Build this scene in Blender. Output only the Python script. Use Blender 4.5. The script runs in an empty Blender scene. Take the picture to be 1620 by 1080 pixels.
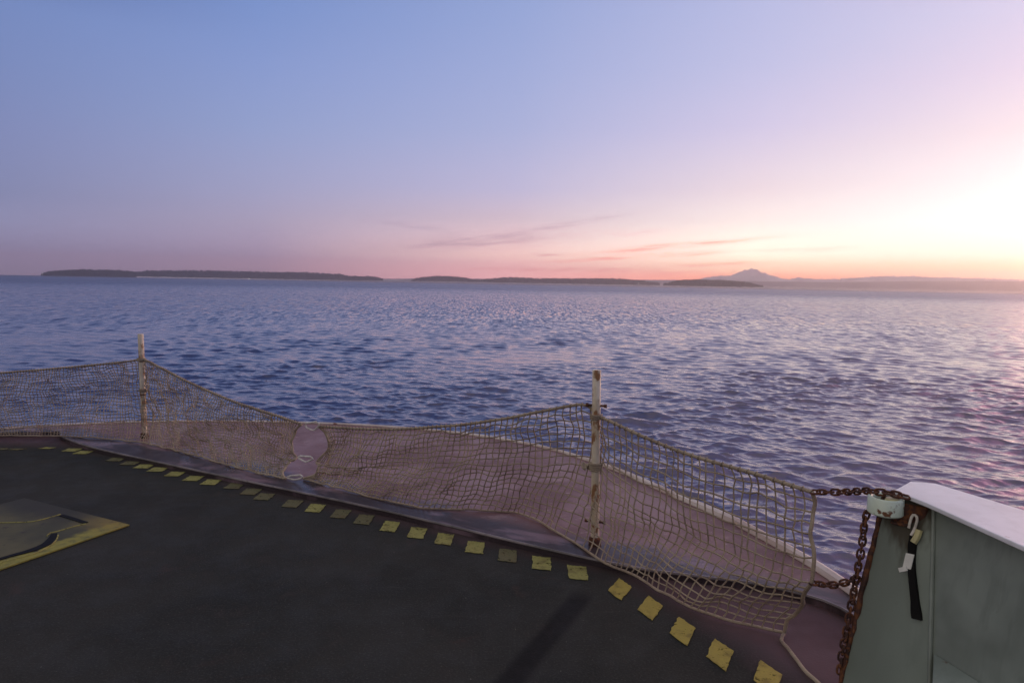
import bpy, bmesh, math, random
import numpy as np
from mathutils import Matrix, Vector
random.seed(7); rng = np.random.default_rng(11)
S = bpy.context.scene
COL = S.collection
rad = math.radians

# ------------------------------------------------------------------ camera
F_PX, W_PX, H_PX, EYE = 1035.0, 1620.0, 1080.0, 1.70
SEA = -5.5
PITCH = math.atan((540 - 448.5) / F_PX); ROLL = rad(1.03)
CR = (Matrix.Rotation(math.pi / 2 - PITCH, 3, 'X') @ Matrix.Rotation(ROLL, 3, 'Z'))
cd = bpy.data.cameras.new('camera'); cam = bpy.data.objects.new('camera', cd); COL.objects.link(cam)
cam.matrix_world = Matrix.Translation((0, 0, EYE)) @ CR.to_4x4()
cd.sensor_width = 36.0; cd.lens = 36.0 * F_PX / W_PX
cd.clip_start = 0.05; cd.clip_end = 60000
S.camera = cam
S.view_settings.view_transform = 'Standard'; S.view_settings.look = 'None'
S.view_settings.exposure = 0.0; S.view_settings.gamma = 1.0

def ray(u, v): return CR @ Vector(((u - 810) / F_PX, (540 - v) / F_PX, -1.0))
def at(u, v, z=0.0):                                   # point of the photo on a level plane
    d = ray(u, v); t = (z - EYE) / d.z
    return Vector((d.x * t, d.y * t, z))
def on_plane(u, v, A, B):                              # point of the photo on the upright plane through A, B
    d = ray(u, v); n = Vector((B[1] - A[1], A[0] - B[0], 0))
    t = n.dot(Vector((A[0], A[1], 0))) / n.dot(d)
    return Vector((0, 0, EYE)) + d * t

def s2l(c):
    o = []
    for x in c[:3]:
        x = x / 255.0
        o.append(x / 12.92 if x <= 0.04045 else ((x + 0.055) / 1.055) ** 2.4)
    return o

# ------------------------------------------------------------------ node helper
class NT:
    def __init__(self, tree): self.t = tree; self.n = tree.nodes; self.l = tree.links
    def node(self, typ, **kw):
        nd = self.n.new(typ)
        for k, v in kw.items(): setattr(nd, k, v)
        return nd
    def put(self, sock, v):
        if isinstance(v, bpy.types.NodeSocket): self.l.new(v, sock)
        elif v is not None: sock.default_value = v
    def math(self, op, a, b=None, c=None, clamp=False):
        nd = self.node('ShaderNodeMath', operation=op, use_clamp=clamp)
        for i, v in enumerate((a, b, c)): self.put(nd.inputs[i], v)
        return nd.outputs[0]
    def mapr(self, v, a, b, c=0.0, d=1.0, smooth=True):
        nd = self.node('ShaderNodeMapRange', interpolation_type='SMOOTHSTEP' if smooth else 'LINEAR')
        for i, x in enumerate((v, a, b, c, d)): self.put(nd.inputs[i], x)
        return nd.outputs[0]
    def mix(self, f, a, b, blend='MIX'):
        nd = self.node('ShaderNodeMix', data_type='RGBA', blend_type=blend)
        self.put(nd.inputs[0], f)
        for i, x in ((6, a), (7, b)):
            if isinstance(x, (tuple, list)): x = (*x[:3], 1.0)
            self.put(nd.inputs[i], x)
        return nd.outputs[2]
    def noise(self, vec, scale, detail=3.0, rough=0.55, dist=0.0):
        nd = self.node('ShaderNodeTexNoise'); self.put(nd.inputs['Vector'], vec)
        nd.inputs['Scale'].default_value = scale; nd.inputs['Detail'].default_value = detail
        nd.inputs['Roughness'].default_value = rough; nd.inputs['Distortion'].default_value = dist
        return nd.outputs[0]
    def scale(self, vec, s):
        nd = self.node('ShaderNodeVectorMath', operation='MULTIPLY'); self.put(nd.inputs[0], vec); nd.inputs[1].default_value = s
        return nd.outputs[0]
    def sep(self, vec):
        nd = self.node('ShaderNodeSeparateXYZ'); self.put(nd.inputs[0], vec); return nd.outputs
    def comb(self, x, y, z):
        nd = self.node('ShaderNodeCombineXYZ')
        for i, v in enumerate((x, y, z)): self.put(nd.inputs[i], v)
        return nd.outputs[0]
    def bump(self, h, strength, dist, normal=None):
        nd = self.node('ShaderNodeBump'); nd.inputs['Distance'].default_value = dist
        self.put(nd.inputs['Strength'], strength); self.put(nd.inputs['Height'], h)
        if normal is not None: self.put(nd.inputs['Normal'], normal)
        return nd.outputs[0]

# ------------------------------------------------------------------ sky: dawn gradient by azimuth and elevation
world = bpy.data.worlds.new("World"); S.world = world; world.use_nodes = True
wt = NT(world.node_tree); wt.n.clear()
GLOW_AZ = 56.0
geo_dir = wt.node('ShaderNodeTexCoord').outputs['Generated']
dx, dy, dz = wt.sep(geo_dir)
azd = wt.math('MULTIPLY', wt.math('ARCTAN2', dx, dy), 180 / math.pi)
eld = wt.math('MULTIPLY', wt.math('ARCSINE', dz), 180 / math.pi)
gap = wt.math('PINGPONG', wt.math('ADD', azd, -GLOW_AZ), 180.0)          # degrees away from the glow
ela = wt.math('MULTIPLY', wt.math('MAXIMUM', eld, 0.0), 1 / 90.0)
elr = wt.math('POWER', ela, 0.5)                                        # more ramp near the horizon
ZEN = (205, 200, 198)  # unseen overhead sky, brightened in place of the ferry's deck lights
SKY = [   # (azimuth, brightness near the horizon, [(elevation, colour)]) - seen through the haze
    (56, 11.0, 38, [(0, (255, 140, 90)), (2.0, (255, 196, 140)), (5, (255, 212, 172)), (10, (255, 204, 184)), (18, (252, 200, 198)), (32, (225, 180, 205)), (60, (212, 198, 206)), (90, ZEN)]),
    (46, 5.0, 36, [(0, (255, 150, 90)), (2.0, (255, 215, 150)), (5, (255, 222, 190)), (10, (255, 200, 195)), (18, (252, 190, 200)), (30, (215, 160, 196)), (60, (208, 196, 206)), (90, ZEN)]),  # unseen glow right of the view, added to brighten and pink the water
    (37, 1.95, 9, [(0, (255, 176, 140)), (1.0, (255, 200, 160)), (1.7, (255, 226, 170)), (2.6, (255, 248, 222)), (5, (255, 254, 250)), (7, (255, 249, 247)), (11, (250, 236, 242)), (15, (230, 218, 239)), (19, (216, 212, 239)), (31, (190, 170, 206)), (60, (206, 196, 206)), (90, ZEN)]),
    (20, 3.1, 6.2, [(0, (255, 122, 84)), (0.9, (255, 152, 105)), (1.6, (255, 214, 170)), (2.8, (255, 240, 214)), (5.4, (255, 241, 234)), (7.9, (250, 233, 240)), (12.7, (215, 208, 238)), (17.3, (195, 198, 234)), (21.6, (186, 192, 231)), (32, (146, 138, 188)), (60, (196, 190, 204)), (90, ZEN)]),
    (0, 2.6, 5, [(0, (240, 158, 158)), (1.0, (246, 178, 172)), (2.4, (246, 200, 186)), (4, (240, 206, 206)), (5.6, (230, 208, 220)), (8, (200, 196, 228)), (13, (173, 183, 224)), (18, (160, 175, 221)), (22.5, (149, 168, 217)), (34, (112, 124, 178)), (60, (186, 182, 198)), (90, ZEN)]),
    (-21, 1.5, 6, [(0, (180, 146, 164)), (1, (184, 152, 170)), (2.1, (180, 158, 182)), (4.6, (178, 168, 194)), (7.1, (170, 172, 208)), (11.9, (150, 166, 211)), (16.5, (137, 158, 211)), (20.8, (123, 149, 206)), (34, (82, 105, 168)), (46, (118, 132, 178)), (60, (168, 168, 186)), (90, ZEN)]),
    (-38, 1.7, 6, [(0, (150, 136, 160)), (1.5, (150, 140, 170)), (3.6, (144, 145, 179)), (5.7, (137, 145, 185)), (9.9, (131, 144, 191)), (13.9, (123, 142, 193)), (17.7, (117, 140, 194)), (24, (56, 82, 146)), (46, (104, 120, 170)), (60, (162, 164, 182)), (90, ZEN)]),
    (-124, 1.0, 5, [(0, (165, 150, 150)), (4, (200, 178, 172)), (9, (226, 204, 190)), (20, (234, 217, 200)), (45, (222, 212, 200)), (90, ZEN)]),  # unseen sky behind, made bright and warm to stand in for deck lighting
]
def sky_ramp(stops, gain, fall):
    cr = wt.node('ShaderNodeValToRGB'); r = cr.color_ramp; r.interpolation = 'LINEAR'
    while len(r.elements) > 1: r.elements.remove(r.elements[-1])
    for i, (e, c) in enumerate(stops):
        p = math.sqrt(e / 90.0)
        el = r.elements[0] if i == 0 else r.elements.new(p)
        el.position = p
        g = 1 + (gain - 1) * max(0, 1 - e / fall)
        el.color = (*[x * g for x in s2l(c)], 1)
    wt.put(cr.inputs[0], elr); return cr.outputs[0]
cols = [(GLOW_AZ - a, sky_ramp(st, g, fl)) for a, g, fl, st in SKY]
acc = cols[0][1]
for (a0, _), (a1, c1) in zip(cols, cols[1:]):
    acc = wt.mix(wt.mapr(gap, a0, a1, smooth=False), acc, c1)
# streaks of thin cloud low over the horizon: (azimuth, elevation, half length, half thickness, slope, colour, opacity)
STREAKS = [
    (-3.0, 3.6, 9.0, 0.75, 0.085, (184, 146, 164), 0.60),
    (3.0, 4.9, 6.5, 0.26, 0.17, (190, 150, 168), 0.62),
    (10.0, 4.5, 4.2, 0.30, 0.02, (232, 182, 182), 0.40),
    (13.5, 3.35, 7.5, 0.26, 0.09, (255, 138, 112), 0.85),
    (10.5, 2.45, 8.5, 0.24, 0.07, (255, 136, 110), 0.75),
    (2.8, 2.6, 1.4, 0.12, 0.02, (205, 150, 155), 0.5),
    (17.5, 1.9, 5.0, 0.22, 0.03, (255, 140, 105), 0.6),
    (-9.0, 4.7, 3.5, 0.3, -0.10, (170, 145, 170), 0.35),
    (24.0, 3.1, 5.0, 0.25, 0.02, (253, 205, 185), 0.4),
    (5.0, 1.2, 13.0, 0.40, 0.0, (245, 138, 125), 0.5),
]
cn = wt.noise(wt.comb(wt.math('MULTIPLY', azd, 0.22), wt.math('ADD', wt.math('MULTIPLY', eld, 2.6), wt.math('MULTIPLY', azd, -0.24)), 0.0), 1.0, 4.0, 0.6)
cnm = wt.mapr(cn, 0.32, 0.68, 0.15, 1.25)
wob = wt.math('MULTIPLY', wt.math('SUBTRACT', wt.noise(wt.comb(wt.math('MULTIPLY', azd, 0.35), eld, 3.0), 1.0, 2.0), 0.5), 0.5)
for az, el, hl, ht, sl, c, op in STREAKS:
    a = wt.math('ADD', azd, -az)
    e = wt.math('ADD', wt.math('SUBTRACT', wt.math('ADD', eld, -el), wt.math('MULTIPLY', a, sl)), wob)
    q = wt.math('ADD', wt.math('POWER', wt.math('ABSOLUTE', wt.math('DIVIDE', a, hl)), 2.0), wt.math('POWER', wt.math('ABSOLUTE', wt.math('DIVIDE', e, ht)), 2.0))
    m = wt.math('MULTIPLY', wt.math('EXPONENT', wt.math('MULTIPLY', q, -1.6)), cnm, clamp=True)
    acc = wt.mix(wt.math('MULTIPLY', m, op), acc, [q * (1.7 if az > 8 else 1.1) for q in s2l(c)])
bg = wt.node('ShaderNodeBackground'); wt.put(bg.inputs[0], acc); bg.inputs[1].default_value = 1.0
wo = wt.node('ShaderNodeOutputWorld'); wt.l.new(bg.outputs[0], wo.inputs[0])

# the Sun is still below the horizon; one weak, wide, warm lamp added
sl = bpy.data.lights.new('added_sun', 'SUN'); sl.energy = 0.8; sl.angle = rad(12); sl.color = (1.0, 0.66, 0.48)
so = bpy.data.objects.new('added_sun', sl); COL.objects.link(so)
added_sun_dir = Vector((math.sin(rad(GLOW_AZ)) * math.cos(rad(3)), math.cos(rad(GLOW_AZ)) * math.cos(rad(3)), math.sin(rad(3))))
so.rotation_euler = added_sun_dir.to_track_quat('Z', 'Y').to_euler()

# ------------------------------------------------------------------ materials
def new_mat(name):
    m = bpy.data.materials.new(name); m.use_nodes = True
    t = NT(m.node_tree); b = m.node_tree.nodes['Principled BSDF']
    return m, t, b
def obj_vec(t): return t.node('ShaderNodeTexCoord').outputs['Object']

def worn_paint(name, base, dirt, rust, rough=0.45, rust_amt=0.62, scale=9.0, streak=1.0, bump=0.15):
    m, t, b = new_mat(name); v = obj_vec(t)
    vs = t.scale(v, (1, 1, streak))
    n1 = t.noise(vs, scale, 5, 0.6); n2 = t.noise(vs, scale * 2.7, 4, 0.6, 0.4); n3 = t.noise(v, scale * 0.35, 3)
    c = t.mix(t.mapr(n3, 0.35, 0.7), base, dirt)
    c = t.mix(t.mapr(n2, 0.45, 0.75, 0, 0.6), c, dirt)
    rm = t.mapr(n1, rust_amt, rust_amt + 0.07)
    c = t.mix(rm, c, rust)
    t.put(b.inputs['Base Color'], c)
    t.put(b.inputs['Roughness'], t.math('ADD', rough, t.math('MULTIPLY', rm, 0.35)))
    t.put(b.inputs['Normal'], t.bump(t.math('ADD', n1, n2), bump, 0.004))
    return m

M_RUST = worn_paint('rusty_iron', (0.085, 0.032, 0.018), (0.03, 0.014, 0.010), (0.15, 0.060, 0.025), 0.8, 0.5, 40, 1, 0.5)
M_POST = worn_paint('cream_post_paint', (0.66, 0.60, 0.46), (0.46, 0.38, 0.25), (0.24, 0.12, 0.05), 0.5, 0.57, 13, 0.6, 0.2)
M_WHITE = worn_paint('white_cap_paint', (0.80, 0.81, 0.82), (0.66, 0.67, 0.67), (0.46, 0.38, 0.30), 0.38, 0.64, 9, 1, 0.10)
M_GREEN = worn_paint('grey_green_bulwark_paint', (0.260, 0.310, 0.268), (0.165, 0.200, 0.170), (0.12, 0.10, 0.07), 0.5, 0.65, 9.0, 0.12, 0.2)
M_ENDP = worn_paint('shaded_dirty_green', (0.205, 0.255, 0.210), (0.120, 0.150, 0.122), (0.075, 0.070, 0.050), 0.55, 0.57, 3.0, 0.22, 0.12)  # bulwark green darkened for the shade of cap and ring, plus grime
M_RING = worn_paint('pale_green_paint', (0.68, 0.80, 0.66), (0.58, 0.69, 0.54), (0.16, 0.07, 0.03), 0.45, 0.59, 22, 1, 0.3)
M_PALEYEL = worn_paint('pale_yellow_paint', (0.55, 0.52, 0.26), (0.45, 0.42, 0.22), (0.16, 0.07, 0.03), 0.55, 0.62, 22, 1, 0.2)
M_LIP = worn_paint('lip_steel', (0.20, 0.17, 0.17), (0.05, 0.045, 0.045), (0.10, 0.06, 0.05), 0.4, 0.66, 6, 1, 0.1)
M_STEEL = worn_paint('bare_steel', (0.68, 0.66, 0.58), (0.42, 0.40, 0.34), (0.25, 0.17, 0.11), 0.35, 0.72, 60, 1, 0.1)
M_RIM = worn_paint('worn_edge_paint', (0.62, 0.55, 0.48), (0.46, 0.36, 0.30), (0.22, 0.11, 0.08), 0.5, 0.62, 7, 1, 0.2)
M_HULL = worn_paint('hull_paint', (0.30, 0.34, 0.31), (0.2, 0.23, 0.2), (0.12, 0.07, 0.04), 0.5, 0.68, 1.2, 0.3, 0.1)
M_BLACK = worn_paint('black_rubber', (0.007, 0.007, 0.007), (0.011, 0.011, 0.010), (0.02, 0.02, 0.02), 0.6, 0.7, 30)
M_TAG = worn_paint('white_label', (0.80, 0.82, 0.76), (0.68, 0.70, 0.64), (0.5, 0.5, 0.45), 0.5, 0.68, 45)

def make_rope():
    m, t, b = new_mat('tan_rope'); v = obj_vec(t)
    n = t.noise(v, 7, 4); n2 = t.noise(v, 140, 2)
    c = t.mix(t.mapr(n, 0.35, 0.7), (0.33, 0.275, 0.19), (0.20, 0.15, 0.11))
    c = t.mix(t.mapr(n2, 0.4, 0.7, 0, 0.5), c, (0.42, 0.35, 0.245))
    t.put(b.inputs['Base Color'], c); b.inputs['Roughness'].default_value = 0.9
    t.put(b.inputs['Normal'], t.bump(n2, 0.5, 0.003))
    return m
M_ROPE = make_rope()

def make_apron_mat():
    m, t, b = new_mat('worn_maroon_plate'); v = obj_vec(t); x, y, z = t.sep(v)
    fwd = t.math('ADD', t.math('MULTIPLY', t.math('ADD', x, 1.68), 0.475), t.math('MULTIPLY', t.math('ADD', y, -4.95), 0.88))
    n = t.noise(v, 1.6, 5, 0.6, 0.3); n2 = t.noise(v, 7, 5, 0.65); n3 = t.noise(v, 0.8, 3)
    c = t.mix(t.mapr(n, 0.35, 0.68), (0.215, 0.122, 0.110), (0.145, 0.083, 0.082))
    c = t.mix(t.mapr(n2, 0.58, 0.70, 0, 0.6), c, (0.30, 0.21, 0.19))
    c = t.mix(t.mapr(t.noise(t.scale(v, (1, 2.2, 1)), 17, 4, 0.7, 0.3), 0.64, 0.70, 0, 0.7), c, (0.46, 0.38, 0.35))
    c = t.mix(t.mapr(t.noise(v, 5.2, 5, 0.7, 0.6), 0.60, 0.70, 0, 0.6), c, (0.10, 0.052, 0.045))
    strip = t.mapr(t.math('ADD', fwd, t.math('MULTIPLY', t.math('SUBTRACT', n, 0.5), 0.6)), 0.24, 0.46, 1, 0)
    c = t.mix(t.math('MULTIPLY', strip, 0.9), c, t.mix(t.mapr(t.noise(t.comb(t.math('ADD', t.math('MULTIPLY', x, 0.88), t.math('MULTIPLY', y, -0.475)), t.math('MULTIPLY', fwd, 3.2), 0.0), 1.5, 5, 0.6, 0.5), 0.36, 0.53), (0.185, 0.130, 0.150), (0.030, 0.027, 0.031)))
    t.put(b.inputs['Base Color'], c)
    wet = t.mapr(n3, 0.40, 0.62)
    r = t.mapr(n, 0.3, 0.7, 0.34, 0.6)
    t.put(b.inputs['Roughness'], t.math('SUBTRACT', r, t.math('MULTIPLY', strip, 0.10)))
    b.inputs['Specular IOR Level'].default_value = 0.22
    t.put(b.inputs['Normal'], t.bump(t.math('ADD', n2, t.math('MULTIPLY', n3, 2)), 0.35, 0.008))
    return m
M_APRON = make_apron_mat()

def make_deck_mat():
    m, t, b = new_mat('dark_nonskid_deck'); v = obj_vec(t); x, y, z = t.sep(v)
    n = t.noise(v, 1.1, 4, 0.6); n2 = t.noise(v, 90, 3, 0.7); n3 = t.noise(v, 4.5, 5, 0.65)
    c = t.mix(t.mapr(n, 0.35, 0.68), (0.032, 0.033, 0.027), (0.020, 0.022, 0.0185))
    c = t.mix(t.mapr(n3, 0.55, 0.75, 0, 0.5), c, (0.048, 0.042, 0.038))
    c = t.mix(t.mapr(n2, 0.48, 0.72, 0, 0.5), c, (0.07, 0.07, 0.062))
    # scuffs, pale grit and brown rust blooms
    sc1 = t.noise(t.scale(v, (0.5, 6.0, 1)), 2.2, 5, 0.7, 0.5)
    c = t.mix(t.mapr(sc1, 0.62, 0.74, 0, 0.45), c, (0.060, 0.055, 0.050))
    c = t.mix(t.mapr(t.noise(v, 2.3, 5, 0.7, 0.8), 0.60, 0.72, 0, 0.5), c, (0.052, 0.034, 0.026))
    c = t.mix(t.mapr(t.noise(v, 55, 2, 0.5), 0.72, 0.76, 0, 0.5), c, (0.16, 0.15, 0.13))
    # browner plate beyond the dashed line
    f = t.math('ADD', t.math('MULTIPLY', t.math('ADD', x, 1.9), 0.475), t.math('MULTIPLY', t.math('ADD', y, -4.99), 0.88))
    r_ = t.math('ADD', t.math('MULTIPLY', t.math('ADD', x, -0.5), 0.84), t.math('MULTIPLY', t.math('ADD', y, -3.75), 0.54))
    l_ = t.math('ADD', y, -6.33)
    o = t.math('MAXIMUM', t.math('MAXIMUM', f, r_), l_)
    o = t.math('ADD', o, t.math('MULTIPLY', t.math('SUBTRACT', n3, 0.5), 0.25))
    c = t.mix(t.mapr(o, -0.06, 0.30), c, t.mix(t.mapr(n, 0.4, 0.65), (0.075, 0.045, 0.045), (0.115, 0.075, 0.08)))
    # long dark band slanting across the deck
    A = at(932, 928); B = at(800, 1085); d = (B - A).normalized()
    dist = t.math('ABSOLUTE', t.math('ADD', t.math('MULTIPLY', t.math('ADD', x, -A.x), -d.y), t.math('MULTIPLY', t.math('ADD', y, -A.y), d.x)))
    dist = t.math('ADD', dist, t.math('MULTIPLY', t.math('SUBTRACT', n3, 0.5), 0.05))
    along = t.math('ADD', t.math('MULTIPLY', t.math('ADD', x, -A.x), d.x), t.math('MULTIPLY', t.math('ADD', y, -A.y), d.y))
    st = t.math('MULTIPLY', t.mapr(dist, 0.03, 0.085, 1, 0), t.mapr(along, 0.0, 0.2))
    c = t.mix(t.math('MULTIPLY', st, 0.75), c, (0.007, 0.007, 0.007))
    t.put(b.inputs['Base Color'], c)
    t.put(b.inputs['Roughness'], t.mapr(n3, 0.3, 0.7, 0.62, 0.85))
    b.inputs['Specular IOR Level'].default_value = 0.12
    t.put(b.inputs['Normal'], t.bump(n2, 0.5, 0.004))
    return m
M_DECK = make_deck_mat()

def make_dash_mat(name, c1, c2, amt):
    m, t, b = new_mat(name); v = obj_vec(t)
    n = t.noise(v, 26, 5, 0.7); n2 = t.noise(v, 90, 3, 0.7)
    c = t.mix(t.mapr(n2, 0.4, 0.7, 0, 0.5), c1, c2)
    n3 = t.noise(v, 60, 4, 0.75)
    c = t.mix(t.mapr(t.noise(v, 11, 4, 0.6), 0.45, 0.75, 0, 0.6), c, (0.10, 0.07, 0.03))
    t.put(b.inputs['Base Color'], c); b.inputs['Roughness'].default_value = 0.75
    t.put(b.inputs['Alpha'], t.mapr(t.math('ADD', t.math('MULTIPLY', n, 0.6), t.math('MULTIPLY', n3, 0.4)), amt, amt + 0.10, 1, 0))
    b.inputs['Specular IOR Level'].default_value = 0.2
    t.put(b.inputs['Normal'], t.bump(n2, 0.5, 0.003))
    return m
M_DASH = [make_dash_mat('yellow_paint', (0.37, 0.30, 0.065), (0.25, 0.21, 0.065), 0.55),
          make_dash_mat('olive_yellow_paint', (0.29, 0.28, 0.085), (0.18, 0.175, 0.065), 0.53),
          make_dash_mat('faded_yellow_paint', (0.125, 0.120, 0.055), (0.085, 0.08, 0.045), 0.54)]

def make_water():
    m, t, b = new_mat('sea_water'); v = obj_vec(t); x, y, z = t.sep(v)
    rr = t.math('SQRT', t.math('ADD', t.math('MULTIPLY', x, x), t.math('MULTIPLY', y, y)))
    b.inputs['Base Color'].default_value = (0.008, 0.012, 0.050, 1)
    b.inputs['IOR'].default_value = 2.0; b.inputs['Specular Tint'].default_value = (1.0, 0.86, 0.97, 1); b.distribution = 'GGX'
    t.put(b.inputs['Roughness'], t.mapr(rr, 120, 900, 0.045, 0.28))
    vs = t.scale(v, (0.8, 1.25, 1.0))
    fine = t.noise(vs, 3.4, 3, 0.6)
    n2 = t.bump(fine, 0.28, 0.09)
    # slopes of the waves too small for the mesh far out; rougher and smoother gusts
    gust = t.math('MULTIPLY', t.mapr(t.noise(t.scale(v, (1, 0.45, 1)), 0.035, 4, 0.65), 0.3, 0.7, 0.8, 1.2), t.mapr(t.noise(t.scale(v, (1, 0.16, 1)), 0.5, 3, 0.6), 0.35, 0.65, 0.4, 1.7))
    nz = t.node('ShaderNodeTexNoise'); t.put(nz.inputs['Vector'], vs); nz.inputs['Scale'].default_value = 0.7; nz.inputs['Detail'].default_value = 4; nz.inputs['Roughness'].default_value = 0.65
    d = t.node('ShaderNodeVectorMath', operation='SUBTRACT'); t.put(d.inputs[0], nz.outputs['Color']); d.inputs[1].default_value = (0.5, 0.5, 0.5)
    d2 = t.scale(d.outputs[0], (1, 1, 0))
    sc = t.node('ShaderNodeVectorMath', operation='SCALE'); t.put(sc.inputs[0], d2); t.put(sc.inputs['Scale'], t.math('MULTIPLY', t.mapr(rr, 80, 380, 0.0, 0.70), gust))
    ad = t.node('ShaderNodeVectorMath', operation='ADD'); t.put(ad.inputs[0], n2); t.put(ad.inputs[1], sc.outputs[0])
    # groups of steeper waves
    tl1 = t.math('SUBTRACT', t.noise(t.scale(v, (1, 0.14, 1)), 1.5, 4, 0.7), 0.5); tl2 = t.math('SUBTRACT', t.noise(t.scale(v, (1, 0.2, 1)), 0.16, 3, 0.6), 0.5)
    tl = t.math('MULTIPLY', t.math('ADD', t.math('ADD', t.math('MULTIPLY', tl1, 1.1), t.math('MULTIPLY', tl2, 0.12)), 0.10), t.mapr(rr, 50, 170, 0.0, -1.0))
    ad2 = t.node('ShaderNodeVectorMath', operation='ADD'); t.put(ad2.inputs[0], ad.outputs[0]); t.put(ad2.inputs[1], t.comb(0.0, tl, 0.0))
    no = t.node('ShaderNodeVectorMath', operation='NORMALIZE'); t.put(no.inputs[0], ad2.outputs[0])
    t.put(b.inputs['Normal'], no.outputs[0])
    return m
M_WATER = make_water()

def make_flat(name, c1, c2, scale, rough=0.9):
    m, t, b = new_mat(name); v = obj_vec(t)
    t.put(b.inputs['Base Color'], t.mix(t.mapr(t.noise(v, scale, 4), 0.35, 0.68), c1, c2)); b.inputs['Roughness'].default_value = rough
    b.inputs['Specular IOR Level'].default_value = 0.1
    return m
M_LAND = make_flat('wooded_ground', (0.040, 0.048, 0.040), (0.028, 0.036, 0.032), 0.01)
M_TREE = make_flat('conifer_foliage', (0.045, 0.055, 0.045), (0.03, 0.04, 0.035), 0.02)
M_PALE = make_flat('pale_waterline', (0.80, 0.75, 0.74), (0.70, 0.66, 0.64), 0.01)
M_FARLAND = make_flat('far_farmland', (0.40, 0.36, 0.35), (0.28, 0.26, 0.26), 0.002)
M_SNOW = make_flat('snowy_rock', (0.85, 0.80, 0.80), (0.62, 0.58, 0.60), 0.004)

# ------------------------------------------------------------------ mesh helpers
class MB:                                                # gathers several shapes into ONE mesh
    def __init__(self): self.v = []; self.f = []; self.n = 0
    def add(self, verts, faces):
        self.v.extend([tuple(p) for p in verts]); self.f.extend([tuple(i + self.n for i in f) for f in faces]); self.n += len(verts)
    def tube(self, pts, r, sides=6, closed=False, caps=True):
        P = np.array([tuple(p) for p in pts], float); k = len(P)
        if closed: T = np.roll(P, -1, 0) - np.roll(P, 1, 0)
        else: T = np.gradient(P, axis=0)
        T /= np.maximum(np.linalg.norm(T, axis=1, keepdims=True), 1e-9)
        up = np.array([0, 0, 1.0]); N = np.zeros_like(P)
        ref = np.cross(T[0], up); ref = ref if np.linalg.norm(ref) > 0.1 else np.cross(T[0], [1.0, 0, 0])
        ref /= np.linalg.norm(ref)
        for i in range(k):
            ref = ref - T[i] * ref.dot(T[i]); ref /= max(np.linalg.norm(ref), 1e-9); N[i] = ref
        Bn = np.cross(T, N)
        R = np.broadcast_to(np.asarray(r, float), (k,))
        a = np.arange(sides) * 2 * math.pi / sides
        V = P[:, None] + R[:, None, None] * (np.cos(a)[None, :, None] * N[:, None] + np.sin(a)[None, :, None] * Bn[:, None])
        fs = []
        for i in range(k if closed else k - 1):
            j = (i + 1) % k
            for s in range(sides):
                q = (s + 1) % sides
                fs.append((i * sides + s, i * sides + q, j * sides + q, j * sides + s))
        if caps and not closed:
            fs.append(tuple(range(sides - 1, -1, -1))); fs.append(tuple((k - 1) * sides + s for s in range(sides)))
        self.add(V.reshape(-1, 3), fs)
    def box(self, c, ax, ay, az):                        # centre and three half-axes
        c, ax, ay, az = map(Vector, (c, ax, ay, az))
        vs = [c + ax * i + ay * j + az * k for i in (-1, 1) for j in (-1, 1) for k in (-1, 1)]
        self.add(vs, [(0, 1, 3, 2), (4, 6, 7, 5), (0, 4, 5, 1), (2, 3, 7, 6), (0, 2, 6, 4), (1, 5, 7, 3)])
    def prism(self, poly, z0, z1):                       # upright prism over a polygon
        k = len(poly)
        vs = [(p[0], p[1], z1) for p in poly] + [(p[0], p[1], z0) for p in poly]
        self.add(vs, [tuple(range(k)), tuple(range(2 * k - 1, k - 1, -1))] + [((i + 1) % k, i, i + k, (i + 1) % k + k) for i in range(k)])
    def hexa(self, top, bot):                            # solid between two quads
        self.add(list(top) + list(bot), [(0, 1, 2, 3), (7, 6, 5, 4)] + [((i + 1) % 4, i, i + 4, (i + 1) % 4 + 4) for i in range(4)])
    def build(self, name, mat, parent=None, smooth=True, bevel=0.0):
        me = bpy.data.meshes.new(name); me.from_pydata(self.v, [], self.f); me.update()
        bm = bmesh.new(); bm.from_mesh(me); bmesh.ops.recalc_face_normals(bm, faces=bm.faces)
        bm.to_mesh(me); bm.free()
        if smooth:
            me.shade_smooth()
            try: me.set_sharp_from_angle(angle=rad(40))
            except Exception: pass
        me.materials.append(mat)
        o = bpy.data.objects.new(name, me); COL.objects.link(o)
        if bevel:
            bv = o.modifiers.new('bevel', 'BEVEL'); bv.width = bevel; bv.segments = 2; bv.limit_method = 'ANGLE'
        if parent is not None: o.parent = parent; o.matrix_parent_inverse = parent.matrix_world.inverted()
        return o
def thing(name, label, cat, loc=(0, 0, 0), group=None):
    o = bpy.data.objects.new(name, None); COL.objects.link(o); o.location = loc; o.empty_display_size = 0.1
    o.matrix_world = Matrix.Translation(loc)
    o['label'] = label; o['category'] = cat
    if group: o['group'] = group
    return o
def tag(o, label, cat, group=None, kind=None):
    o['label'] = label; o['category'] = cat
    if group: o['group'] = group
    if kind: o['kind'] = kind
    return o
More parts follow.
